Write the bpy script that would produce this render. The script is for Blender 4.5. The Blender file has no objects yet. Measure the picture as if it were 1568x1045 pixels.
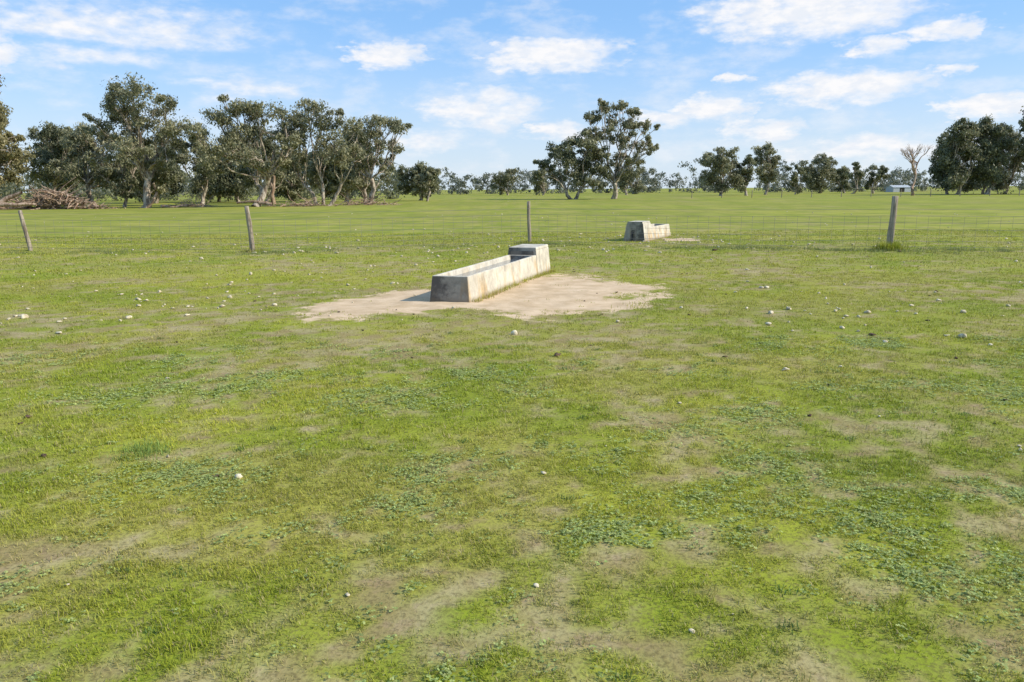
import bpy, math, random, time
import numpy as np
from mathutils import Vector, Matrix
R = np.random.default_rng(7)
random.seed(7)
scene = bpy.context.scene
COL = scene.collection

# ------------------------------------------------------------ helpers
def sstep(a, b, x):
    t = np.clip((x-a)/(b-a), 0, 1)
    return t*t*(3-2*t)
def _h(ix, iy, s):
    v = np.sin(ix*127.1+iy*311.7+s*74.7)*43758.5453
    return v-np.floor(v)
def vnoise(x, y, s):
    ix = np.floor(x); iy = np.floor(y); fx = x-ix; fy = y-iy
    fx = fx*fx*(3-2*fx); fy = fy*fy*(3-2*fy)
    a = _h(ix, iy, s); b = _h(ix+1, iy, s); c = _h(ix, iy+1, s); d = _h(ix+1, iy+1, s)
    return (a*(1-fx)+b*fx)*(1-fy)+(c*(1-fx)+d*fx)*fy
def fbm(x, y, sc, s, o=3):
    t = 0; a = 1; n = 0
    for i in range(o):
        ca, sa = math.cos(i*1.3+s), math.sin(i*1.3+s)
        t = t+a*vnoise((x*ca-y*sa)*sc, (x*sa+y*ca)*sc, s+i*3.1); n += a; a *= .5; sc *= 2.03
    return t/n

def mesh_np(name, verts, faces_list, mats=(), mat_idx=None, smooth=False):
    me = bpy.data.meshes.new(name)
    verts = np.asarray(verts, dtype=np.float32)
    me.vertices.add(len(verts)); me.vertices.foreach_set('co', verts.ravel())
    loops = np.concatenate([f.ravel() for f in faces_list]).astype(np.int32)
    tot = np.concatenate([np.full(len(f), f.shape[1]) for f in faces_list]).astype(np.int32)
    start = np.concatenate([[0], np.cumsum(tot)[:-1]]).astype(np.int32)
    me.loops.add(len(loops)); me.loops.foreach_set('vertex_index', loops)
    me.polygons.add(len(tot)); me.polygons.foreach_set('loop_start', start); me.polygons.foreach_set('loop_total', tot)
    if mat_idx is not None: me.polygons.foreach_set('material_index', np.asarray(mat_idx, dtype=np.int32))
    sm = np.full(len(tot), bool(smooth)) if isinstance(smooth, bool) else np.asarray(smooth)
    me.polygons.foreach_set('use_smooth', sm)
    for m in mats: me.materials.append(m)
    me.update(calc_edges=True)
    return me
def add_obj(name, me, loc=(0, 0, 0), rot=(0, 0, 0), parent=None, col=None):
    o = bpy.data.objects.new(name, me); (col or COL).objects.link(o)
    o.location = loc; o.rotation_euler = rot
    if parent: o.parent = parent
    return o
def tube(pts, rad, n=7):
    pts = np.asarray(pts, float); rad = np.asarray(rad, float)
    V = []; F = []
    d = np.gradient(pts, axis=0); d /= np.linalg.norm(d, axis=1)[:, None]+1e-9
    up = np.array([0, 0, 1.]) if abs(d[0][2]) < .9 else np.array([1., 0, 0])
    a = np.arange(n)*2*math.pi/n
    for i, p in enumerate(pts):
        s = np.cross(d[i], up); s /= np.linalg.norm(s)+1e-9; t = np.cross(s, d[i])
        V.append(p+rad[i]*(np.cos(a)[:, None]*s+np.sin(a)[:, None]*t))
    for i in range(len(pts)-1):
        for j in range(n):
            k = (j+1) % n
            F.append((i*n+j, i*n+k, (i+1)*n+k, (i+1)*n+j))
    return np.concatenate(V), np.array(F)

class NT:
    def __init__(s, nt): s.t = nt; nt.nodes.clear()
    def n(s, ty, **kw):
        nd = s.t.nodes.new(ty)
        for k, v in kw.items(): setattr(nd, k, v)
        return nd
    def l(s, a, b): s.t.links.new(a, b)
    def setin(s, sock, v):
        if isinstance(v, bpy.types.NodeSocket): s.l(v, sock)
        else: sock.default_value = v
    def math(s, op, a, b=None, c=None, clamp=False):
        nd = s.n('ShaderNodeMath', operation=op, use_clamp=clamp)
        s.setin(nd.inputs[0], a)
        if b is not None: s.setin(nd.inputs[1], b)
        if c is not None: s.setin(nd.inputs[2], c)
        return nd.outputs[0]
    def mix(s, f, a, b, bt='MIX'):
        nd = s.n('ShaderNodeMix', data_type='RGBA', blend_type=bt)
        s.setin(nd.inputs[0], f)
        s.setin(nd.inputs[6], a if isinstance(a, bpy.types.NodeSocket) else (*a, 1))
        s.setin(nd.inputs[7], b if isinstance(b, bpy.types.NodeSocket) else (*b, 1))
        return nd.outputs[2]
    def noise(s, vec, sc, det=3, rough=.55, dist=0):
        nd = s.n('ShaderNodeTexNoise'); nd.inputs['Scale'].default_value = sc
        nd.inputs['Detail'].default_value = det; nd.inputs['Roughness'].default_value = rough
        nd.inputs['Distortion'].default_value = dist
        if vec is not None: s.l(vec, nd.inputs['Vector'])
        return nd.outputs[0]
    def ss(s, v, a, b, lo=0., hi=1.):
        nd = s.n('ShaderNodeMapRange', interpolation_type='SMOOTHSTEP')
        s.setin(nd.inputs[0], v); nd.inputs[1].default_value = a; nd.inputs[2].default_value = b
        nd.inputs[3].default_value = lo; nd.inputs[4].default_value = hi
        return nd.outputs[0]
    def attr(s, name, out='Fac'):
        nd = s.n('ShaderNodeAttribute', attribute_name=name, attribute_type='GEOMETRY'); return nd.outputs[out]
    def map(s, vec, scale):
        nd = s.n('ShaderNodeMapping'); nd.inputs['Scale'].default_value = scale; s.l(vec, nd.inputs['Vector']); return nd.outputs[0]
    def sep(s, v):
        nd = s.n('ShaderNodeSeparateXYZ'); s.l(v, nd.inputs[0]); return nd.outputs
def new_mat(name):
    m = bpy.data.materials.new(name); m.use_nodes = True
    return m, NT(m.node_tree)
def finish(T, col, rough=.9, bump=None, bs=.3, bd=.02, spec=.2, transl=None, metallic=0):
    p = T.n('ShaderNodeBsdfPrincipled'); T.setin(p.inputs['Base Color'], col if isinstance(col, bpy.types.NodeSocket) else (*col, 1))
    T.setin(p.inputs['Roughness'], rough); p.inputs['Specular IOR Level'].default_value = spec
    p.inputs['Metallic'].default_value = metallic
    if bump is not None:
        b = T.n('ShaderNodeBump'); b.inputs['Strength'].default_value = bs; b.inputs['Distance'].default_value = bd
        T.l(bump, b.inputs['Height']); T.l(b.outputs[0], p.inputs['Normal'])
    out = T.n('ShaderNodeOutputMaterial'); sh = p.outputs[0]
    if transl:
        tr = T.n('ShaderNodeBsdfTranslucent'); T.setin(tr.inputs[0], col)
        mx = T.n('ShaderNodeMixShader'); mx.inputs[0].default_value = transl
        T.l(sh, mx.inputs[1]); T.l(tr.outputs[0], mx.inputs[2]); sh = mx.outputs[0]
    T.l(sh, out.inputs[0])

# ------------------------------------------------------------ field functions
def dirt_raw(x, y):
    nx = (fbm(x, y, .9, 3, 2)-.5)*1.3; ny = (fbm(x, y, .9, 9, 2)-.5)*1.9
    def ell(cx, cy, rx, ry, ang):
        c, s = math.cos(ang), math.sin(ang)
        dx = x+nx-cx; dy = y+ny-cy
        return 1-np.sqrt(((dx*c+dy*s)/rx)**2+((-dx*s+dy*c)/ry)**2)
    d = np.maximum(ell(.85, 13.3, 1.45, 2.5, -.12), ell(-1.75, 12.0, 1.0, 1.8, -.35))
    d = np.maximum(d, ell(-.6, 12.6, 1.2, 1.0, 0)-.05)
    d = np.maximum(d, ell(5.7, 26.9, .8, 1.0, -.4))
    return np.maximum(d, -2)
def dirt_f(x, y):
    return sstep(-.12, .2, dirt_raw(x, y)+(fbm(x, y, 3.3, 13, 3)-.5)*.5)
def worn_f(x, y):
    w = .26*fbm(x, y, .55, 21, 3)+.30*fbm(x, y, 2.0, 33, 3)+.44*fbm(x, y, 6.5, 41, 3)
    b = .075*np.exp(-((x-.3)/6.)**2-((y-8.8)/2.4)**2)+.05*np.exp(-((x-0)/4.5)**2-((y-13)/3.6)**2)
    b = b-.04*sstep(22, 30, y)
    return sstep(.49, .66, w+b)
def height_f(x, y):
    f = np.exp(-(np.hypot(x, y-10)/45)**2)
    return f*((fbm(x, y, .35, 51, 2)-.5)*.05+(fbm(x, y, 2.6, 57, 3)-.5)*.028)
def tone_f(x, y):
    return sstep(.34, .64, .5*fbm(x, y, .17, 61, 4)+.5*fbm(x, y, 1.0, 65, 4))
def straw_f(x, y):
    return sstep(.40, .68, fbm(x, y, .9, 68, 5))
def lerp(a, b, t): return a*(1-t)[..., None]+np.array(b)*t[..., None]
def field_rgb(x, y, A, B, S):
    c = lerp(np.array(A)+np.zeros(x.shape+(3,)), B, tone_f(x, y)); return lerp(c, S, .6*straw_f(x, y))

# ------------------------------------------------------------ ground
def axis(lo, hi, st, far):
    core = np.arange(lo, hi+1e-6, st); g = []; s = st; v = hi
    while v < far: s *= 1.12; v += s; g.append(v)
    g2 = []; s = st; v = lo
    while v > -far: s *= 1.12; v -= s; g2.append(v)
    return np.concatenate([g2[::-1], core, g])
xs = axis(-13, 13, .08, 4000); ys = axis(1., 28, .08, 4000)
X, Y = np.meshgrid(xs, ys)
Zg = height_f(X, Y)
nx_, ny_ = len(xs), len(ys)
idx = np.arange(nx_*ny_).reshape(ny_, nx_)
F = np.stack([idx[:-1, :-1], idx[:-1, 1:], idx[1:, 1:], idx[1:, :-1]], -1).reshape(-1, 4)
m_ground, T = new_mat('paddock_ground')
P = T.n('ShaderNodeNewGeometry').outputs['Position']
ga = T.sep(T.attr('mask', 'Vector')); worn = ga[0]
fc = T.attr('fieldcol', 'Color'); yy = T.sep(P)[1]
n3 = T.noise(P, 7, 3, .65); n4 = T.noise(P, 48, 2, .7); n2 = T.noise(P, 2.3, 5, .65)
dirt = T.ss(T.math('ADD', ga[1], T.math('MULTIPLY', T.math('SUBTRACT', n2, .5), 1.5)), -.08, .14)
nf = T.noise(T.map(P, (.3, 1, 1)), .07, 4, .65); ng_ = T.noise(T.map(P, (.6, 1, 1)), .7, 4, .75)
c = T.mix(T.ss(nf, .40, .62, 0, .55), fc, (.195, .225, .035))
farm = T.ss(yy, 16, 32)
c = T.mix(T.math('MULTIPLY', farm, T.ss(ng_, .42, .62, 0, .6)), c, (.155, .185, .03))
c = T.mix(T.math('MULTIPLY', farm, T.ss(ng_, .50, .34, 0, .5)), c, (.40, .34, .11))
w2 = T.math('MULTIPLY', T.math('ADD', worn, T.ss(n3, .5, .7, 0, .45)), T.ss(yy, 22, 45, .8, .35), clamp=True)
c = T.mix(w2, c, T.mix(T.ss(n2, .4, .6), (.31, .23, .11), (.42, .34, .18)))
c = T.mix(T.math('MULTIPLY', T.ss(n4, .42, .7), T.ss(yy, 5, 30, .6, .2)), c, (.11, .085, .035))
dcol = T.mix(T.ss(n2, .3, .7), (.50, .36, .21), (.70, .53, .345))
dcol = T.mix(T.ss(n4, .45, .8, 0, .35), dcol, (.38, .27, .16))
c = T.mix(dirt, c, dcol)
finish(T, c, .95, n4, .4, .01, .1)
g_me = mesh_np('ground', np.stack([X, Y, Zg], -1).reshape(-1, 3), [F], [m_ground], smooth=True)
mk = np.stack([worn_f(X, Y), dirt_raw(X, Y), X*0], -1).reshape(-1, 3).astype(np.float32)
a = g_me.attributes.new('mask', 'FLOAT_VECTOR', 'POINT'); a.data.foreach_set('vector', mk.ravel())
rgb = field_rgb(X, Y, (.24, .29, .024), (.34, .355, .04), (.38, .335, .08))
rgb = np.concatenate([rgb, np.ones(rgb.shape[:2]+(1,))], -1).astype(np.float32)
a = g_me.attributes.new('fieldcol', 'FLOAT_COLOR', 'POINT'); a.data.foreach_set('color', rgb.ravel())
ground = add_obj('ground', g_me)

# ------------------------------------------------------------ grass (real blades)
m_gr, T = new_mat('grass_blades')
finish(T, T.attr('gcol', 'Color'), .6, spec=.25, transl=.28)
GV = []; GF4 = []; GF3 = []; GC = []; go_ = 0
def push(V, C, Fq, k):
    global go_
    GV.append(V.reshape(-1, 3).astype(np.float32)); GC.append(C.reshape(-1, 3).astype(np.float32)); (GF4 if k == 4 else GF3).append(Fq+go_); go_ += V.shape[0]*V.shape[1]
DRY = (.52, .42, .21)
def blade_rgb(x, y, wk=.55, dryp=.1):
    c = field_rgb(x, y, (.31, .375, .022), (.48, .485, .042), (.45, .42, .08))
    c = lerp(c, DRY, wk*worn_f(x, y)); c = lerp(c, DRY, .85*(R.random(len(x)) < dryp))
    return c*R.uniform(.7, 1.3, len(x))[:, None]
def blades(x, y, h, w, lean0, lean1, seg, col=None, dryp=.11):
    n = len(x); z = height_f(x, y); cc = blade_rgb(x, y, dryp=dryp) if col is None else np.array(col)*R.uniform(.7, 1.3, n)[:, None]
    a = R.uniform(0, 2*math.pi, n); ln = R.uniform(lean0, lean1, n)
    h = h*R.uniform(.5, 1.3, n); w = w*R.uniform(.7, 1.3, n)
    ts = [(0, 1), (.55, .8), (1, .1)] if seg == 2 else ([(0, 1), (1, .35)] if seg == 1 else [(0, 1), (1, 0)])
    V = []; C = []
    for t, wf in ts:
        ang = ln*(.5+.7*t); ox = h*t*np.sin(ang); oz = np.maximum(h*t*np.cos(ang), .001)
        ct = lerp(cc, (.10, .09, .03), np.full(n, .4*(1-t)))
        for sg in ((-1, 1) if wf > 0 else (0,)):
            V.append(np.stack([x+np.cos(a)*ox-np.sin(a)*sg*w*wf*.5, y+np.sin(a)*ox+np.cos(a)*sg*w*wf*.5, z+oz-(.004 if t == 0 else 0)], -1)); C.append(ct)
    V = np.stack(V, 1); C = np.stack(C, 1); nv = V.shape[1]; b = np.arange(n)[:, None]*nv
    if seg == 2: push(V, C, np.concatenate([b+[0, 1, 3, 2], b+[2, 3, 5, 4]]), 4)
    elif seg == 1: push(V, C, b+[0, 1, 3, 2], 4)
    else: push(V, C, b+[0, 1, 2], 3)
def clover(x, y, rad):
    n = len(x); z = height_f(x, y)+R.uniform(.005, .018, n); a0 = R.uniform(0, 6.28, n)
    c = lerp(np.array((.31, .40, .11))+np.zeros((n, 3)), (.42, .46, .16), R.random(n))*R.uniform(.65, 1.3, n)[:, None]
    for k in range(3):
        a = a0+k*2.1; r = rad*R.uniform(.7, 1.3, n); cx = x+np.cos(a)*r; cy = y+np.sin(a)*r; t1 = R.normal(0, .3, n); t2 = R.normal(0, .3, n)
        V = []
        for j in range(4):
            dx = r*np.cos(a+j*math.pi/2); dy = r*np.sin(a+j*math.pi/2); V.append(np.stack([cx+dx, cy+dy, z+dx*t1+dy*t2], -1))
        V = np.stack(V, 1); push(V, np.repeat(c[:, None, :], 4, 1), np.arange(n)[:, None]*4+[0, 1, 2, 3], 4)
def zone(y0, y1, dens, h, w, lean, seg, tuft, jit, clov=0):
    W = .85*y1+1.2; n = int(dens*(y1-y0)*2*W/tuft)
    x = R.uniform(-W, W, n); y = R.uniform(y0, y1, n)
    k = np.abs(x) < .85*y+1.2; x = x[k]; y = y[k]
    wv = worn_f(x, y); d = dirt_f(x, y); hf = fbm(x, y, 3.2, 83, 3)
    pk = (1-.82*wv)*(1-d*.985)*sstep(.22, .48, hf+.08)
    k = R.random(len(x)) < pk; x = x[k]; y = y[k]; hf = hf[k]
    cl = fbm(x, y, 1.6, 71, 5)+R.normal(0, .12, len(x)); isc = (cl > .68) if clov else np.zeros(len(x), bool)
    gx = np.repeat(x[~isc], tuft)+R.normal(0, jit, (~isc).sum()*tuft); gy = np.repeat(y[~isc], tuft)+R.normal(0, jit, (~isc).sum()*tuft)
    hh = h*(.45+1.1*np.repeat(hf[~isc], tuft))
    blades(gx, gy, hh, w, lean[0], lean[1], seg)
    if clov:
        m = max(2, int(tuft*.6)); cx = np.repeat(x[isc], m)+R.normal(0, jit*1.3, isc.sum()*m); cy = np.repeat(y[isc], m)+R.normal(0, jit*1.3, isc.sum()*m)
        clover(cx, cy, clov)
zone(1.9, 5.0, 12500, .024, .0032, (.3, 1.35), 2, 12, .018, .0050)
zone(5.0, 9.0, 5500, .028, .0052, (.3, 1.35), 1, 10, .025, .0065)
zone(9.0, 16., 1800, .034, .009, (.3, 1.3), 0, 8, .035)
zone(16., 32., 330, .05, .017, (.3, 1.2), 0, 6, .06)
def clump(cx, cy, r, n, h, w=.006, seg=2, col=None):
    blades(R.normal(cx, r, n), R.normal(cy, r, n), np.full(n, h), w, .02, .9, seg, col, .02)
clump(10.3, 21.75, .17, 800, .24, .012); clump(-2.42, 5.05, .09, 450, .05, .004, col=(.28, .40, .09)); clump(-1.15, 2.75, .1, 500, .035, .0035)
clump(-7.28, 22.5, .2, 300, .14, .01); clump(.58, 25.2, .2, 300, .14, .01); clump(1.9, 11.5, .2, 150, .06)
# dark little weed plants and straw litter
for i in range(60):
    wx, wy = R.uniform(-5, 5), 2.4+7*R.random()**1.3; clump(wx, wy, .025, 40, .022, .006, 1, (.15, .24, .06))
n = 12000; x = R.uniform(-7, 7, n); y = 1.9+8*R.random(n)**1.4; blades(x, y, np.full(n, .03), .0022, 1.3, 1.5, 1, (.62, .53, .34))
n = 1500; x = R.uniform(-30, 26, n); y = np.interp(x, [-30, -14.3, -7.28, .58, 10.3, 26], [24.6, 23.8, 22.5, 25.2, 21.8, 20])+R.normal(-.4, .5, n)
kk = fbm(x, y, .5, 91, 3)+R.normal(0, .05, n) > .5; x = x[kk]; y = y[kk]
blades(np.repeat(x, 22)+R.normal(0, .09, len(x)*22), np.repeat(y, 22)+R.normal(0, .09, len(x)*22), np.full(len(x)*22, .09), .012, .1, 1.2, 0, (.25, .29, .10))
for t in np.linspace(.1, 5, 34):
    if random.random() < .6: clump(-.62+.287*t+.05, 11.92+.958*t-.02, .035, 30, .08)
V = np.concatenate(GV); C = np.concatenate(GC)
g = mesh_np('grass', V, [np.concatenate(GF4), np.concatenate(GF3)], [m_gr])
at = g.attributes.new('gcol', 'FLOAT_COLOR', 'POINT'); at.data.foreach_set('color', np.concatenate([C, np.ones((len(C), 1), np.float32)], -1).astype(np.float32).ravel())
add_obj('grass', g); print('grass faces', len(g.polygons))
del V, C, GV, GC, GF4, GF3

# ------------------------------------------------------------ stones and clods
def rock_mat(name, a, b):
    m, T = new_mat(name); P = T.n('ShaderNodeNewGeometry').outputs['Position']
    n = T.noise(P, 22, 3, .7)
    finish(T, T.mix(T.ss(n, .35, .65), a, b), .9, n, .5, .01, .15); return m
m_stone = rock_mat('pale_stone', (.42, .35, .22), (.72, .64, .46))
m_clod = rock_mat('dry_clod', (.05, .032, .02), (.14, .09, .06))
import bmesh
bm = bmesh.new(); bmesh.ops.create_icosphere(bm, subdivisions=2, radius=1)
icoV = np.array([v.co[:] for v in bm.verts]); icoF = np.array([[v.index for v in f.verts] for f in bm.faces]); bm.free()
R = np.random.default_rng(41)
def scatter_rocks(name, P2, sizes, mat, flat):
    V = []; Fs = []
    for (x, y), s in zip(P2, sizes):
        v = icoV*(1+.32*np.sin(icoV@R.normal(0, 2.2, (3, 1))+R.uniform(0, 6)))*(1+.18*np.sin(icoV@R.normal(0, 4, (3, 1))))
        v = v*s*np.array([R.uniform(.8, 1.5), R.uniform(.7, 1.1), flat*R.uniform(.6, 1.3)])
        a = R.uniform(0, 6.28); c_, s_ = math.cos(a), math.sin(a)
        v = np.stack([v[:, 0]*c_-v[:, 1]*s_, v[:, 0]*s_+v[:, 1]*c_, v[:, 2]], -1)
        v += [x, y, float(height_f(np.array(x), np.array(y)))+s*flat*.55+.003]
        Fs.append(icoF+len(V)*len(icoV)); V.append(v)
    return add_obj(name, mesh_np(name, np.concatenate(V), [np.concatenate(Fs)], [mat], smooth=True))
sp = []
def grp(cx, cy, rx, ry, n):
    for i in range(n): sp.append((R.normal(cx, rx), R.normal(cy, ry)))
grp(-4.6, 12.3, 1.1, 1.2, 36); grp(-6.8, 10.7, 1.0, .9, 20); grp(-3.4, 14.5, 2.2, 1.8, 30); grp(4.3, 11, .9, 1.7, 30)
grp(5.5, 11.5, 1.0, 1.2, 14); grp(1, 23.3, 7, 1.2, 90); grp(-2.5, 17.5, 3., 1.8, 26); grp(2, 9, 3, 2, 7); grp(5, 27, 2, 1.5, 50); grp(8, 14, 3, 3, 20)
grp(-9, 14, 3, 3, 20); grp(-12, 18, 4, 3, 20); grp(3, 17, 3, 2, 10)
for i in range(18): sp.append((R.uniform(-3.5, 3.5), R.uniform(2.6, 8)))
for i in range(130): sp.append((R.uniform(-35, 35), R.uniform(20, 60)))
sp = [p for p in sp if p[1] > 2.4 and not (-1.5 < p[0]-(p[1]-12)*.29 < .2 and 11.5 < p[1] < 17.5)]
szs = [(.010 if p[1] < 6.5 else .021)*min(1.8, math.exp(R.normal(0, .4))) if p[1] < 20 else R.uniform(.02, .045) for p in sp]
scatter_rocks('scattered_stones', sp, szs, m_stone, .65)
cp = [(R.uniform(-8, 8), R.uniform(4, 18)) for i in range(60)]+[(4.16, 9.05), (5.6, 22), (.47, 8.1), (10.2, 21)]
scatter_rocks('dung_clods', cp, list(R.uniform(.01, .024, 60))+[.05, .06, .035, .05], m_clod, .45)

# ------------------------------------------------------------ troughs
m_conc, T = new_mat('trough_concrete')
tcn = T.n('ShaderNodeTexCoord'); tc = tcn.outputs['Object']
nb = T.noise(tc, 5, 6, .7); ng2 = T.noise(T.map(tc, (3, 3.2, .7)), 1.5, 4, .6)
fine = T.noise(tc, 60, 3, .6); sepn = T.sep(tc)
c = T.mix(T.ss(nb, .3, .7), (.44, .40, .32), (.66, .61, .49))
c = T.mix(T.math('MULTIPLY', T.ss(ng2, .49, .61), T.ss(sepn[2], .5, .1, 0, .7)), c, (.50, .32, .12))
c = T.mix(T.ss(T.noise(T.map(tc, (2, 2, .9)), 2.2, 5, .7), .52, .70, 0, .65), c, (.19, .165, .13))
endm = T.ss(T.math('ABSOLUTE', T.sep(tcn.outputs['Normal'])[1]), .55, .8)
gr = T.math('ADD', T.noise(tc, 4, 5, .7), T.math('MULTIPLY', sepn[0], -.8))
c = T.mix(T.math('MULTIPLY', endm, T.ss(gr, .40, .66, .5, .96)), c, (.10, .09, .078))  # end faces: dark stain, plus their shade painted into the colour
c = T.mix(T.ss(T.math('ADD', sepn[2], T.math('MULTIPLY', nb, -.12)), .05, -.06, 0, .7), c, (.22, .165, .10))
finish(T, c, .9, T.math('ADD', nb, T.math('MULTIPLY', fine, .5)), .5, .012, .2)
m_mottle, T = new_mat('dark_mottled'); tc = T.n('ShaderNodeTexCoord').outputs['Object']
nn = T.noise(tc, 6, 5, .7); finish(T, T.mix(T.ss(nn, .35, .65), (.09, .075, .06), (.22, .19, .15)), .9, nn, .4, .01)  # mottled dark brown, for the float box front and arch plate
m_dark, T = new_mat('opening_shade'); finish(T, (.03, .028, .025), .9)
m_water, T = new_mat('trough_water'); tc = T.n('ShaderNodeTexCoord').outputs['Object']
finish(T, (.10, .13, .16), .06, T.noise(tc, 7, 2), .15, .01, .6)
m_pipe, T = new_mat('poly_pipe'); finish(T, (.03, .03, .035), .5)
def loops_mesh(name, loops, mat):
    V = np.concatenate(loops); F = []
    for i in range(len(loops)-1):
        for j in range(4): F.append((i*4+j, i*4+(j+1) % 4, (i+1)*4+(j+1) % 4, (i+1)*4+j))
    F.append((3, 2, 1, 0)); b = (len(loops)-1)*4; F.append((b, b+1, b+2, b+3))
    return mesh_np(name, V, [np.array(F)], [mat])
def rect(wx, y0, y1, z): return np.array([(-wx, y0, z), (wx, y0, z), (wx, y1, z), (-wx, y1, z)])
def bevel(o, w=.012, s=2):
    b = o.modifiers.new('bev', 'BEVEL'); b.width = w; b.segments = s; b.limit_method = 'ANGLE'
def trough(name, loc, ang, L, box, H=.41, HB=.55, wb=.33, wt=.29, hole=False):
    e = bpy.data.objects.new(name, None); COL.objects.link(e); e.location = loc; e.rotation_euler = (0, 0, ang)
    yb = L-box
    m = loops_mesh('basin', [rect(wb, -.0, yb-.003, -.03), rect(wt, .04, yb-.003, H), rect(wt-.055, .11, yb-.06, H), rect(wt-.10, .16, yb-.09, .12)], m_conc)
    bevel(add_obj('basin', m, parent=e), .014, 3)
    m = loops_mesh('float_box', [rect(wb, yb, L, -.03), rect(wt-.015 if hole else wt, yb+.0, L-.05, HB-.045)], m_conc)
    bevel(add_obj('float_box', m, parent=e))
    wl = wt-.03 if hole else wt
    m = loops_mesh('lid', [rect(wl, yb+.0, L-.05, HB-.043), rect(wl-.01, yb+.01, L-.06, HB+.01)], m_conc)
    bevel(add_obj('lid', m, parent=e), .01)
    m = loops_mesh('float_box_front', [rect(wt-.05, yb-.006, yb-.002, H-.05), rect(wt-.06, yb-.006, yb-.002, HB-.06)], m_mottle)
    add_obj('float_box_front', m, parent=e)
    m = mesh_np('water', rect(wt-.068, .125, yb-.07, H-.085), [np.array([[0, 1, 2, 3]])], [m_water]); add_obj('water', m, parent=e)
    V, Fq = tube([(.05, yb-.02, H-.02), (.05, yb-.35, H-.03), (.05, yb-.45, H-.07)], [.014, .014, .014], 8)
    add_obj('float_arm', mesh_np('float_arm', V, [Fq], [m_pipe], smooth=True), parent=e)
    if hole:
        a = np.linspace(0, math.pi, 9); pr = [(-.10, 0.0)]+[(-.10*math.cos(t), .27+.10*math.sin(t)) for t in a]+[(.10, 0.0)]
        s_l = lambda z: L+.006-.05*(z+.03)/(HB-.015)
        V = [(x_+.03, s_l(z_), z_) for x_, z_ in pr]
        add_obj('valve_arch_plate', mesh_np('valve_arch_plate', V, [np.array([list(range(len(V)))])], [m_mottle]), parent=e)  # flat dark plate stands in for the shade inside the arched hole
        V, Fq = tube([(.06, L+.02, -.02), (.06, L+.02, .2), (.04, L-.02, .3)], [.018]*3, 8)
        add_obj('inlet_pipe', mesh_np('inlet_pipe', V, [Fq], [m_pipe], smooth=True), parent=e)
    return e
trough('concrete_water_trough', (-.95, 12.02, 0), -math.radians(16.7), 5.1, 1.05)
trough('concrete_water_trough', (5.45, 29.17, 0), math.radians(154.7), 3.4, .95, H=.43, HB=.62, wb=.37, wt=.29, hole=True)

# ------------------------------------------------------------ fences
R = np.random.default_rng(17)
m_wood, T = new_mat('weathered_wood'); tc = T.n('ShaderNodeTexCoord').outputs['Object']
nw = T.noise(T.map(tc, (22, 22, 1.6)), 1, 5, .7)
c = T.mix(T.ss(nw, .35, .65), (.15, .115, .08), (.42, .36, .27)); finish(T, c, .9, nw, .8, .02)
m_wire, T = new_mat('galvanised_wire'); finish(T, (.24, .23, .21), .5, metallic=.2)
def fence(name, posts, wires, rad, stay=None):
    e = bpy.data.objects.new(name, None); COL.objects.link(e)
    for i, (x, y, h, r, lx) in enumerate(posts):
        zz = np.linspace(-.1, h, 7); w = np.cumsum(R.normal(0, r*.06, (7, 2)), axis=0)
        p = np.stack([x+w[:, 0]+lx*np.clip(zz, 0, 9)/h, y+w[:, 1], zz], -1)
        rr = r*(1-.12*zz/h)*R.uniform(.95, 1.05, 7); n = 10
        V, Fq = tube(p, rr, n)
        V = V+R.normal(0, r*.04, V.shape)*[1, 1, 0]
        top = V[-n:].mean(0)+[0, 0, .012]; V = np.concatenate([V, [top]]); b = len(V)-1-n
        Tr = np.array([(b+j, b+(j+1) % n, len(V)-1) for j in range(n)])
        me = mesh_np('post', V, [Fq, Tr], [m_wood], smooth=np.array([True]*len(Fq)+[False]*n))
        add_obj('post_%d' % (i+1), me, parent=e)
    V = []; Fs = []; o = 0
    for (a, b) in zip(posts[:-1], posts[1:]):
        for h in wires:
            q = []
            for t in np.linspace(0, 1, 9):
                fa = a[4]*h/a[2]*(1-t)+b[4]*h/b[2]*t
                q.append((a[0]*(1-t)+b[0]*t+fa, a[1]*(1-t)+b[1]*t-.02-(a[3]*(1-t)+b[3]*t)*.9, h-.03*4*t*(1-t)))
            v, f = tube(q, [rad]*9, 4); V.append(v); Fs.append(f+o); o += len(v)
        if stay:
            Ld = math.hypot(b[0]-a[0], b[1]-a[1]); k = int(Ld/stay)
            for j in range(1, k):
                t = j/k; x = a[0]*(1-t)+b[0]*t; y = a[1]*(1-t)+b[1]*t-.02-(a[3]*(1-t)+b[3]*t)*.9; dz = -.12*t*(1-t)
                v, f = tube([(x, y, wires[0]+dz), (x, y, wires[-2]+dz)], [rad*.8]*2, 4); V.append(v); Fs.append(f+o); o += len(v)
    add_obj('wire_mesh', mesh_np('wire_mesh', np.concatenate(V), [np.concatenate(Fs)], [m_wire]), parent=e)
fence('wire_fence', [(-37, 26, 1.2, .06, 0), (-29.5, 25.3, 1.2, .06, .03), (-22, 24.6, 1.2, .06, 0), (-14.3, 23.8, 1.18, .062, -.17), (-7.28, 22.5, 1.28, .07, -.1), (.577, 25.2, 1.32, .06, -.03), (10.3, 21.8, 1.44, .09, .04), (19.5, 20.4, 1.3, .07, 0), (28, 19, 1.3, .07, 0)],
      [.10, .25, .40, .56, .74, .92, 1.1], .0036, .3)
fence('wire_fence', [(x, 135+(x-70)*.02, 1.2, .07, 0) for x in range(30, 190, 5)], [.3, .6, .9, 1.1], .004)

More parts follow.
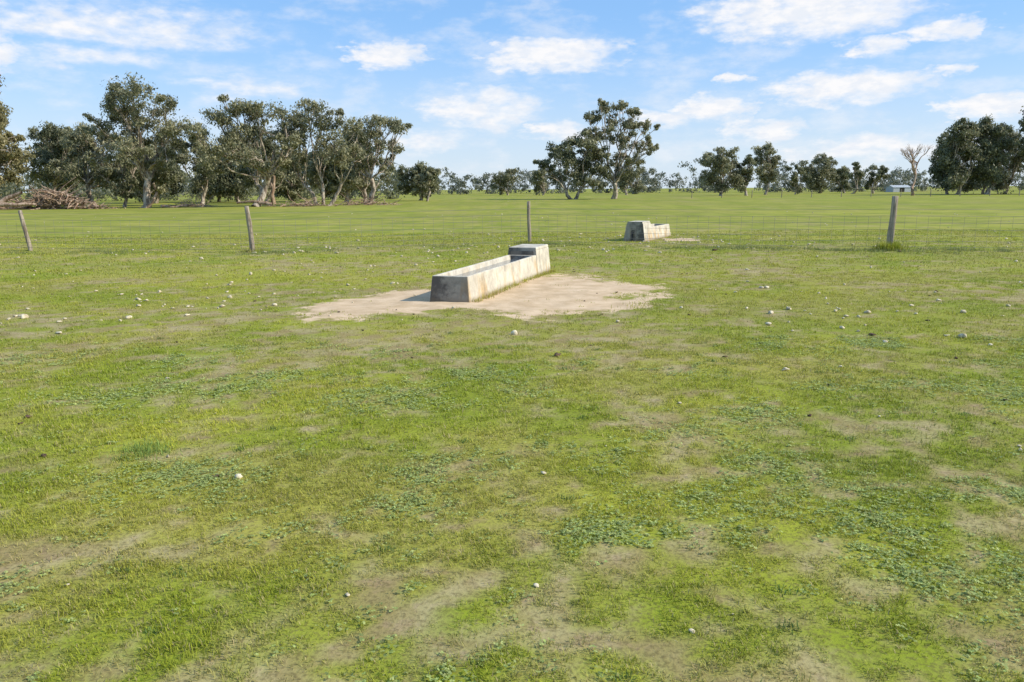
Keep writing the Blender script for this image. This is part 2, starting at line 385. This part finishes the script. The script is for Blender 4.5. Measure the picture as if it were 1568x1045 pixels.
# ------------------------------------------------------------ trees
def bark(name, a, b):
    m, T = new_mat(name); P = T.n('ShaderNodeNewGeometry').outputs['Position']
    n = T.noise(T.map(P, (3, 3, .6)), 1.5, 3, .7)
    finish(T, T.mix(T.ss(n, .4, .62), a, b), .9); return m
m_bark = bark('eucalypt_bark', (.16, .12, .085), (.52, .45, .36))
m_dbark = bark('dead_wood', (.22, .14, .09), (.48, .36, .26))
def leafm(name, dk, lt, tr=.35):
    m, T = new_mat(name); t = T.attr('tone')
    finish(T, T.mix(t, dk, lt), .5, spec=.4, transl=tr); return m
m_leaf = leafm('eucalypt_leaves', (.13, .14, .075), (.41, .385, .22))
m_leafw = leafm('eucalypt_leaves_warmlit', (.13, .125, .05), (.39, .34, .16))  # warm sunlight put into the leaf colour of the left-edge trees
m_leafd = leafm('eucalypt_leaves_dense', (.095, .108, .055), (.31, .305, .165))
m_far = leafm('haze_tinted_leaves', (.13, .145, .11), (.25, .26, .19), .3)  # distance haze mixed into the leaf colour, paler and bluer

def leaves(centres, radii, tones, per, size, r, zs=.85):
    n = len(centres); idx = np.repeat(np.arange(n), per); N = len(idx)
    d = r.normal(0, 1, (N, 3)); d /= np.linalg.norm(d, axis=1)[:, None]
    rr = r.uniform(.05, 1.25, N)**.85
    pos = centres[idx]+d*(rr*radii[idx])[:, None]*np.array([1.1, 1.1, zs])
    nrm = d*.9+r.normal(0, .7, (N, 3))+[0, 0, .2]; nrm /= np.linalg.norm(nrm, axis=1)[:, None]
    dn = r.normal(0, .6, (N, 3))+[0, 0, -.8]
    u = dn-nrm*np.sum(dn*nrm, 1)[:, None]; u /= np.linalg.norm(u, axis=1)[:, None]+1e-9
    v = np.cross(nrm, u); s = (size*r.uniform(.5, 1.5, N))[:, None]
    V = np.stack([pos-u*s*.5, pos+v*s*.25+u*s*.02, pos+u*s*.5, pos-v*s*.25], 1).reshape(-1, 3)
    Q = np.arange(N*4).reshape(-1, 4)
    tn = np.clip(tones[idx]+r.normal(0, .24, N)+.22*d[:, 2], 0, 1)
    return V, Q, np.repeat(tn, 4)
def curve(a, b, n, sag, r):
    a = np.array(a, float); b = np.array(b, float); t = np.linspace(0, 1, n)[:, None]
    L_ = np.linalg.norm(b-a); p = a*(1-t)+b*t
    off = r.normal(0, 1, 3)*L_*.07; p = p+np.sin(t*math.pi)*off
    p[:, 2] += (np.sin(t*math.pi)*sag*L_)[:, 0]
    p[1:-1] += r.normal(0, L_*.018, (n-2, 3))
    return p
def eucalypt(x, y, h, lobes, seed, lean=0., leaf=.26, dens=1., mat=None, tr=.32, forkf=.26, stems=1, name='eucalyptus_tree', clr=.40, fill=True):
    r = np.random.default_rng(seed)
    V = []; Q = []; o = 0
    def add(p, rad, n=7):
        nonlocal o
        v, f = tube(p, rad, n); V.append(v); Q.append(f+o); o += len(v)
    hw = max(abs(l[0]) for l in lobes)
    if fill:
        ex = []
        for lb in lobes:
            for k in range(2):
                a = r.uniform(0, 6.28); e_ = r.uniform(-.8, .6)
                ex.append((lb[0]+math.cos(a)*lb[2]*1.0, max(h*.2, lb[1]+e_*lb[2]), lb[2]*r.uniform(.3, .5), r.uniform(-.6, .6)*hw))
        lobes = list(lobes)+ex
    stemtops = []
    for s in range(stems):
        bx = (s-(stems-1)/2)*.7; fx = lean+(s-(stems-1)/2)*2.2
        fh = h*forkf*r.uniform(.9, 1.15)
        base = (bx, r.normal(0, .2) if stems > 1 else 0, -.15); fork = (fx, r.normal(0, .4), fh)
        p = curve(base, fork, 7, 0, r); q = tr/(stems**.4)
        add(p, q*np.array([1.45, 1.1, 1., .95, .9, .88, .85]), 9); stemtops.append((p, q*.85))
    C = []; Rd = []; Tn = []; ends = []
    for lb in lobes:
        lx, lz, lr = lb[:3]; ly = lb[3] if len(lb) > 3 else r.uniform(-.65, .65)*hw
        c0 = np.array([lx, ly, lz-lr*.35])
        if lr > .75 or not ends:
            k = int(np.argmin([abs(s[0][-1][0]-lx)+r.uniform(0, .5) for s in stemtops])); sp_, sr = stemtops[k]
            st = sp_[-1] if r.random() < .7 or lz < h*.5 else sp_[-2]
            if c0[2] < st[2]+.4: st = sp_[4]
            p = curve(st, c0, 8, -.06 if lz > h*.5 else .08, r); r0 = sr*r.uniform(.36, .55)
            add(p, np.linspace(r0, .04, 8), 6); ends.append(p)
        else:
            j = int(np.argmin([np.linalg.norm(e[5]-c0) for e in ends]))
            p = curve(ends[j][5], c0, 8, .03, r); add(p, np.linspace(.06, .03, 8), 4)
        nc = int(3+lr*lr*3.9)
        lt = r.uniform(.15, .75)
        for j in range(nc):
            d = r.normal(0, 1, 3); d /= np.linalg.norm(d)
            c = np.array([lx, ly, lz])+d*lr*r.uniform(.2, 1.08)*np.array([1.05, 1.05, .95])
            C.append(c); Rd.append(lr*clr*r.uniform(.5, 1.2)+.17); Tn.append(lt+r.normal(0, .15))
            if j < 5:
                s0 = p[r.integers(4, 8)]; bq = curve(s0, c, 4, .05, r); add(bq, [.04, .03, .022, .012], 4)
    nq = sum(len(q) for q in Q)
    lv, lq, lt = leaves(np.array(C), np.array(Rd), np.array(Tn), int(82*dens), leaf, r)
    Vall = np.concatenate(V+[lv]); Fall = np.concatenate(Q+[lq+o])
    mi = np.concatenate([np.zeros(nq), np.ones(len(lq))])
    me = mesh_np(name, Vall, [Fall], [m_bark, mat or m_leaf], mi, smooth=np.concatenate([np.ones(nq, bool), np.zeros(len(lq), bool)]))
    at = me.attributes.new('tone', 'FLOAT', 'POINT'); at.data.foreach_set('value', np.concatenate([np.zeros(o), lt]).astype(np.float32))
    return add_obj(name, me, (x, y, 0))
def auto_lobes(h, w, n, seed, low=.3):
    r = np.random.default_rng(seed+500); out = []
    for i in range(n):
        u = (i+r.random())/n; z = h*(low+(.9-low)*u)
        f = math.sin(math.pi*(.18+.62*u))**.7
        rad = w*.5*r.uniform(.28, .42)*(1.1-.3*u)
        xx = r.uniform(-1, 1)*(w*.5*f-rad*.5)
        out.append((xx, min(z, h-rad*.9), rad))
    out.append((r.uniform(-.08, .08)*w, h-w*.17, w*.17)); out.append((r.uniform(-.1, .1)*w, h*.6, w*.22))
    return out
eucalypt(-38.9, 86, 13.3, [(-1.2, 11.9, 1.7), (.9, 11.3, 1.9), (-3., 10.8, 1.6), (2.6, 10.2, 1.6), (-1., 9.2, 2.1), (1.6, 8., 2.), (-4.2, 8.8, 1.4), (3.8, 7.6, 1.4), (-2.6, 6.6, 1.5), (.2, 6.2, 1.6), (3., 5.3, 1.1), (-4., 5.6, 1.1), (1.2, 4.6, 1.2)], 1, lean=.3, tr=.38)
eucalypt(-27.9, 88, 12.2, [(-.5, 10.6, 1.6), (1.6, 10, 1.7), (-2.6, 9.5, 1.6), (3.6, 9.6, 1.2), (-4.4, 7.6, 1.5), (-1, 8, 1.9), (2.2, 7.4, 1.6), (4.6, 7, 1.2), (-3.2, 5.6, 1.5), (-5, 4.6, 1.2), (.8, 5.4, 1.5), (-1.2, 6.4, 1.5), (3.2, 5, 1.2)], 2, lean=1.6, tr=.34, mat=m_leaf)
eucalypt(-21.4, 92, 12, [(-1, 11., 1.1), (-1.8, 9.4, 1.8), (1, 9, 1.8), (3, 8, 1.5), (-3.4, 7.4, 1.5), (0, 6.6, 1.9), (2.4, 5.4, 1.4), (-2.6, 4.8, 1.2), (4.2, 6, 1.)], 3, tr=.32, stems=3, forkf=.2, mat=m_leaf)
eucalypt(-17.2, 96, 10.7, [(1, 9.4, 1.4), (3, 9.3, 1.2), (4.4, 8.6, .9), (-1, 8.4, 1.5), (1.6, 7.2, 1.4), (3.4, 6.2, 1.), (-1.6, 6, 1.4), (.6, 4.8, 1.2), (2.6, 3.8, 1.)], 4, tr=.32, lean=.8, mat=m_leaf)
eucalypt(-14.6, 130, 6.4, [(0, 4.6, 1.6), (-1.8, 3.8, 1.4), (1.8, 3.9, 1.4), (0, 2.9, 1.8), (-2., 2.2, 1.2), (2., 2.2, 1.2), (0, 1.6, 1.3)], 5, mat=m_leafd, tr=.25, dens=1.3, leaf=.36)
eucalypt(10.0, 130, 10.4, [(-.5, 8.8, 1.5), (2, 8.6, 1.6), (-2.6, 7.8, 1.3), (4, 7.2, 1.6), (-4.8, 5.4, 1.2), (-1.4, 6, 2.), (1.8, 5.6, 2.), (4.4, 4.6, 1.5), (-2.6, 3.6, 1.4), (.5, 3.2, 1.6), (-5.5, 3.8, .8), (3, 2.6, 1.3)], 6, mat=m_leafd, tr=.36, dens=1.2, leaf=.36, stems=2, forkf=.14)
eucalypt(16.8, 132, 16.5, [(-1.6, 14.4, 1.3), (1, 15, 1.2), (2.8, 14, 1.1), (-3.6, 13, 1.3), (-.2, 12.4, 1.6), (3, 11.6, 1.6), (5.3, 11.4, 1.1), (-4.2, 10.4, 1.2), (-2, 10, 1.5), (1, 9.4, 1.6), (4.4, 8.6, 1.4), (-3, 7.4, 1.3), (.4, 6.6, 1.4), (3.4, 6, 1.2), (5.6, 8., .9), (1, 4.4, 1.2)], 7, tr=.40, leaf=.33, forkf=.16)
lst = [(-53.5, 82, 13.6, 9, 12, m_leafw, 1., .35, .1), (-59, 90, 12, 9, 8, m_leafw, 1., .35, .2), (-60, 107, 10.5, 9, 10, m_leafd, 1., .3, .2), (-49, 95, 9.8, 8, 9, m_leaf, 1., .3, .2),
       (-37.5, 98, 8.5, 6, 7, m_leaf, 1., .25, .2), (-46, 102, 8, 8, 8, m_leafd, 1.1, .28, .15), (-52, 118, 10, 10, 9, m_leaf, 1., .28, .12),
       (-34, 112, 9, 8, 8, m_leaf, .9, .28, .1), (-24, 118, 9.5, 10, 9, m_leafd, 1., .3, .1), (-41, 122, 10, 10, 9, m_leafd, 1., .3, .1),
       (-19.5, 108, 9.8, 7, 8, m_leaf, .9, .28, .12), (-65, 118, 11, 11, 9, m_leafd, 1., .3, .1), (-12.5, 120, 5., 4, 5, m_leaf, 1., .18, .2), (-44, 92, 6.5, 5, 6, m_leafd, 1., .2, .12),
       (-31, 100, 10, 6, 6, m_leafd, .9, .24, .2), (-29, 125, 8, 9, 8, m_leafd, 1, .25, .05), (-57, 130, 9, 10, 8, m_leafd, 1, .25, .05), (-47, 130, 9, 10, 8, m_leaf, 1, .25, .05), (-36, 133, 9, 10, 8, m_leafd, 1, .25, .05),
       (44.0, 170, 10, 10, 11, m_leaf, 1.2, .3, .05), (50, 172, 8.6, 6, 7, m_leafd, 1.2, .3, .05), (60, 191, 12.2, 9, 10, m_leaf, 1.1, .3, .15), (66, 188, 7, 5, 6, m_leafd, 1.2, .2, .05),
       (84, 220, 10.6, 11, 10, m_leaf, 1.2, .35, .08), (91, 221, 7.5, 7, 7, m_leafd, 1.2, .3, .05), (83.5, 198, 7.8, 5, 7, m_leafd, 1.3, .3, .05), (89, 199, 7.2, 5.5, 7, m_leafd, 1.3, .3, .05),
       (87, 158, 14.5, 10, 13, m_leafd, 1.2, .36, .05), (94, 160, 15, 11, 13, m_leafd, 1.2, .38, .05), (101, 157, 16.5, 11, 13, m_leafd, 1.2, .4, .05), (108, 160, 16, 11, 12, m_leafd, 1.1, .4, .05),
       (90.5, 168, 13, 11, 10, m_leafd, 1.1, .3, .0), (98, 168, 14, 11, 10, m_leafd, 1.1, .3, .0), (117, 165, 14, 11, 10, m_leaf, 1., .3, .1), (105, 172, 14, 11, 10, m_leafd, 1., .3, .0),
       (30, 210, 8.5, 8, 7, m_leaf, 1., .28, .05), (-1, 230, 8., 9, 7, m_leaf, 1., .28, .05), (8.5, 215, 7.5, 7, 6, m_leaf, 1., .28, .05), (36, 240, 8, 9, 7, m_leaf, 1., .28, .05),
       (-78, 95, 12, 10, 9, m_leafd, 1., .3, .2), (-90, 105, 12, 10, 9, m_leaf, 1., .3, .2), (129, 160, 14, 11, 9, m_leaf, 1., .3, .2)]
for i, (x, y, h, w, n, m, d, t, low) in enumerate(lst):
    eucalypt(x, y, h, auto_lobes(h, w, n, i, low+.12), 100+i, lean=R.normal(0, .5), leaf=.28 if y < 115 else .42, dens=d*(.8 if y > 115 else 1), mat=m, tr=t, forkf=min(.3, low+.08), fill=(y < 140))
def dead_tree(x, y, h, seed, r0=.42):
    r = np.random.default_rng(seed); V = []; Q = []; o = 0
    def grow(a, d, L_, rad, dep):
        nonlocal o
        b = a+d*L_; p = curve(a, b, 5, 0, r); v, f = tube(p, np.linspace(rad, rad*.55, 5), 6); V.append(v); Q.append(f+o); o += len(v)
        if dep:
            for k in range(3 if dep > 1 else 4):
                nd = d+r.normal(0, .42, 3)*[1, 1, .5]; nd[2] = abs(nd[2])+.3; nd /= np.linalg.norm(nd)
                grow(p[-1] if k < 2 else p[3], nd, L_*r.uniform(.55, .8), rad*.55, dep-1)
    grow(np.array([0, 0, -.2]), np.array([.05, 0, 1.]), h*.36, r0, 4)
    add_obj('dead_tree', mesh_np('dead_tree', np.concatenate(V), [np.concatenate(Q)], [m_dbark], smooth=True), (x, y, 0))
dead_tree(74.5, 150, 11., 8, .36); dead_tree(-30.5, 104, 8, 5, .34)

def brush(name, x, y, w, h, n, seed, rad=.05):
    r = np.random.default_rng(seed); V = []; Q = []; o = 0
    for i in range(n):
        px = r.normal(0, w*.28); hh = h*math.exp(-(px/(w*.4))**2)
        a = np.array([px, r.normal(0, .6), r.uniform(0, hh)]); an = r.uniform(0, 6.28); L_ = r.uniform(.6, 2.2)
        b = a+np.array([math.cos(an), math.sin(an)*.6, r.normal(0, .35)])*L_; b[2] = max(b[2], .02)
        p = curve(a, b, 4, 0, r); v, f = tube(p, np.linspace(1, .35, 4)*rad*r.uniform(.3, 1.4), 5); V.append(v); Q.append(f+o); o += len(v)
    add_obj(name, mesh_np(name, np.concatenate(V), [np.concatenate(Q)], [m_dbark]), (x, y, 0))
brush('fallen_timber', -46.8, 83, 8, 1.9, 520, 1, .07); brush('fallen_timber', -22.5, 88, 5, .5, 80, 2); brush('fallen_timber', -36, 90, 4, .5, 60, 3); brush('fallen_timber', -17, 94, 6, .6, 90, 4)
brush('fallen_timber', -53, 84, 5, 1., 150, 6, .07)
def log(x, y, p0, p1, r0):
    p = curve(p0, p1, 7, 0, R); v, f = tube(p, np.linspace(r0, r0*.5, 7), 9)
    add_obj('fallen_log', mesh_np('fallen_log', v, [f], [m_dbark], smooth=True), (x, y, 0))
log(-51.3, 80, (0, 0, .2), (2.8, .4, 1.7), .28); log(-52, 79.5, (0, 0, .25), (5, .6, .5), .26); log(-37.5, 86.5, (0, 0, .15), (3, .3, .3), .18); log(-26, 88, (0, 0, .2), (-4, .5, .4), .2)
log(-38.4, 85, (0, 0, 0), (.9, .2, 2.6), .2)

# distant tree line and the scrub behind the left-hand trees
def veg_mass(name, xs_, yf, hf, per_k, rr, leaf, nleaf, seed, mat):
    r = np.random.default_rng(seed); C = []; Rd = []; Tn = []
    for xx in xs_:
        yy_ = yf(xx, r); hh = hf(xx, yy_, r); tone = r.uniform(.1, .8); w_ = hh*.36
        for k in range(per_k):
            C.append((xx+r.normal(0, w_*.5), yy_+r.normal(0, 2), hh*r.uniform(.06, .92))); Rd.append(r.uniform(*rr)); Tn.append(tone)
    lv, lq, lt = leaves(np.array(C), np.array(Rd), np.array(Tn), nleaf, leaf, r)
    me = mesh_np(name, lv, [lq], [mat]); at = me.attributes.new('tone', 'FLOAT', 'POINT'); at.data.foreach_set('value', lt.astype(np.float32))
    add_obj(name, me)
f1 = lambda v, y: float(fbm(np.array(v), np.array(y), .06, 5, 3))
veg_mass('distant_tree_line', np.arange(-340, 340, 2.0), lambda x, r: 300+r.uniform(-25, 35)-abs(x)*.15, lambda x, y, r: (5.2+8.5*f1(x, y)**1.4)*r.uniform(.7, 1.15), 12, (.8, 1.5), .75, 32, 77, m_far)
veg_mass('distant_scrub', np.arange(-110, -20, 1.4), lambda x, r: 150+r.uniform(-6, 14), lambda x, y, r: (3.0+5.*float(fbm(np.array(x), np.array(y), .15, 8, 3)))*r.uniform(.7, 1.1), 9, (.7, 1.3), .5, 38, 78, m_leafd)

# shed
m_iron, T = new_mat('corrugated_iron'); tc = T.n('ShaderNodeTexCoord').outputs['Object']
w = T.n('ShaderNodeTexWave'); w.inputs['Scale'].default_value = 4; T.l(tc, w.inputs['Vector']); finish(T, (.42, .45, .47), .6, w.outputs['Fac'], .4, .03)
e = bpy.data.objects.new('farm_shed', None); COL.objects.link(e); e.location = (119.5, 250, 0); e.rotation_euler = (0, 0, .2); e.scale = (.6, .6, .6)
V = [(-5, -3, 0), (5, -3, 0), (5, 3, 0), (-5, 3, 0), (-5, -3, 2.4), (5, -3, 2.4), (5, 3, 2.4), (-5, 3, 2.4), (-5, 0, 3.4), (5, 0, 3.4)]
me = mesh_np('walls', V, [np.array([(0, 1, 5, 4), (2, 3, 7, 6)]), np.array([(1, 2, 6, 9, 5), (3, 0, 4, 8, 7)])], [m_iron]); add_obj('walls', me, parent=e)
V = [(-5.3, -3.3, 2.33), (5.3, -3.3, 2.33), (5.3, 0, 3.46), (-5.3, 0, 3.46), (5.3, 3.3, 2.33), (-5.3, 3.3, 2.33)]
o = add_obj('roof', mesh_np('roof', V, [np.array([(0, 1, 2, 3), (3, 2, 4, 5)])], [m_iron]), parent=e); o.modifiers.new('s', 'SOLIDIFY').thickness = .06
add_obj('doorway_panel', mesh_np('doorway_panel', [(-1.4, -3.02, 0), (1.4, -3.02, 0), (1.4, -3.02, 2.1), (-1.4, -3.02, 2.1)], [np.array([(0, 1, 2, 3)])], [m_dark]), parent=e)  # dark panel on the wall stands in for the shaded doorway

# ------------------------------------------------------------ light & sky
EL = 36.; AZ = 100.
S = Vector((math.cos(math.radians(EL))*math.sin(math.radians(AZ)), math.cos(math.radians(EL))*math.cos(math.radians(AZ)), math.sin(math.radians(EL))))
sl = bpy.data.lights.new('sun', 'SUN'); sl.energy = 5.; sl.angle = math.radians(.53); sl.color = (1, .92, .80)
so = add_obj('sun', sl); so.rotation_euler = S.to_track_quat('Z', 'Y').to_euler()
wd = bpy.data.worlds.new('World'); scene.world = wd; wd.use_nodes = True; T = NT(wd.node_tree)
sky = T.n('ShaderNodeTexSky', sky_type='NISHITA'); sky.sun_disc = False; sky.sun_elevation = math.radians(EL); sky.sun_rotation = math.radians(AZ)
sky.air_density = 1.; sky.dust_density = .6; sky.ozone_density = 1.5
tc = T.n('ShaderNodeTexCoord').outputs['Generated']; sx = T.sep(tc)
az = T.math('MULTIPLY', T.math('ARCTAN2', sx[0], sx[1]), 57.2958); el = T.math('MULTIPLY', T.math('ARCSINE', sx[2]), 57.2958)
cv = T.n('ShaderNodeCombineXYZ'); T.l(T.math('MULTIPLY', az, .4), cv.inputs[0]); T.l(el, cv.inputs[1])
def n2d(sc, det, rough):
    nd = T.n('ShaderNodeTexNoise', noise_dimensions='2D'); nd.inputs['Scale'].default_value = sc; nd.inputs['Detail'].default_value = det; nd.inputs['Roughness'].default_value = rough
    T.l(cv.outputs[0], nd.inputs['Vector']); return nd.outputs[0]
nA = n2d(.55, 5, .6); nB = n2d(1.8, 4, .6); nC = n2d(1.3, 5, .55)
azd = T.math('ADD', az, T.math('MULTIPLY', T.math('SUBTRACT', nB, .5), 4.)); eld = T.math('ADD', el, T.math('MULTIPLY', T.math('SUBTRACT', nA, .5), 2.))
cl = [(-8.2, 8.9, 2.5, .9, 1), (2.8, 9, 4.6, 1.1, 1), (19.3, 11.0, 6.4, 1.6, 1), (27.3, 9.2, 2.2, .6, .9), (22, 6.2, 4.6, .9, 1), (-2.3, 5.5, 4.2, 1.3, .8), (13.8, 5.2, 2.6, .9, 1), (10.5, 4.6, 2., .6, .9),
      (23.7, 8.5, 1.9, .55, .8), (-25.2, 9.9, 9, 1.3, .65), (-32.3, 8.2, 1.9, 1.1, .9), (14.9, 7.1, 1.2, .35, .8), (30.3, 4.6, 2.6, .8, 1), (17.1, 3.8, 2.6, .6, .8), (27.8, 6.9, 1.5, .35, .8), (-27, 8, 5, .6, .5),
      (3.5, 3.7, 2.4, .6, .8), (-5.9, 3.3, 3.2, .7, .6), (-17, 6.7, 4.5, .9, .5), (24, 2.4, 7, .7, .7), (50, 9, 7, 2, 1), (-52, 9, 8, 2, .9)]
acc = None
for a_, e_, w_, h_, s_ in cl:
    dx = T.math('MULTIPLY', T.math('SUBTRACT', azd, a_), 1/(w_*1.35)); dy = T.math('MULTIPLY', T.math('SUBTRACT', eld, e_), 1/(h_*1.45))
    v = T.math('MULTIPLY', T.math('SUBTRACT', 1., T.math('MULTIPLY_ADD', dx, dx, T.math('MULTIPLY', dy, dy)), clamp=True), s_)
    acc = v if acc is None else T.math('MAXIMUM', acc, v)
dn = T.math('ADD', acc, T.math('MULTIPLY', T.math('SUBTRACT', nC, .5), T.math('MULTIPLY', T.ss(acc, 0, .4), 1.2)))
mask = T.ss(dn, .0, .95, 0, .95)
wisp = T.ss(nA, .42, .76, 0, .38); mask = T.math('MAXIMUM', mask, wisp)
hz = T.ss(el, 12, -1)
base = T.mix(T.ss(el, 14, -1, .55, .85), sky.outputs[0], T.mix(hz, (1.7, 3.9, 7.6), (4.7, 5.6, 6.5)))
ccol = T.mix(T.ss(nB, .35, .65), (5.8, 6.0, 6.4), (6.7, 6.6, 6.6))
fin = T.mix(mask, base, ccol)
bg = T.n('ShaderNodeBackground'); T.l(fin, bg.inputs[0]); bg.inputs[1].default_value = .15
ow = T.n('ShaderNodeOutputWorld'); T.l(bg.outputs[0], ow.inputs[0])

# ------------------------------------------------------------ camera
cam = bpy.data.cameras.new('camera'); cam.lens = 28; cam.sensor_width = 36; cam.clip_end = 9000; cam.clip_start = .05
co = add_obj('camera', cam)
co.matrix_world = Matrix.Translation((0, 0, 1.7)) @ Matrix.Rotation(math.radians(90-10.8), 4, 'X') @ Matrix.Rotation(math.radians(-.4), 4, 'Z')
scene.camera = co
scene.view_settings.view_transform = 'Standard'; scene.view_settings.look = 'None'; scene.view_settings.exposure = 0
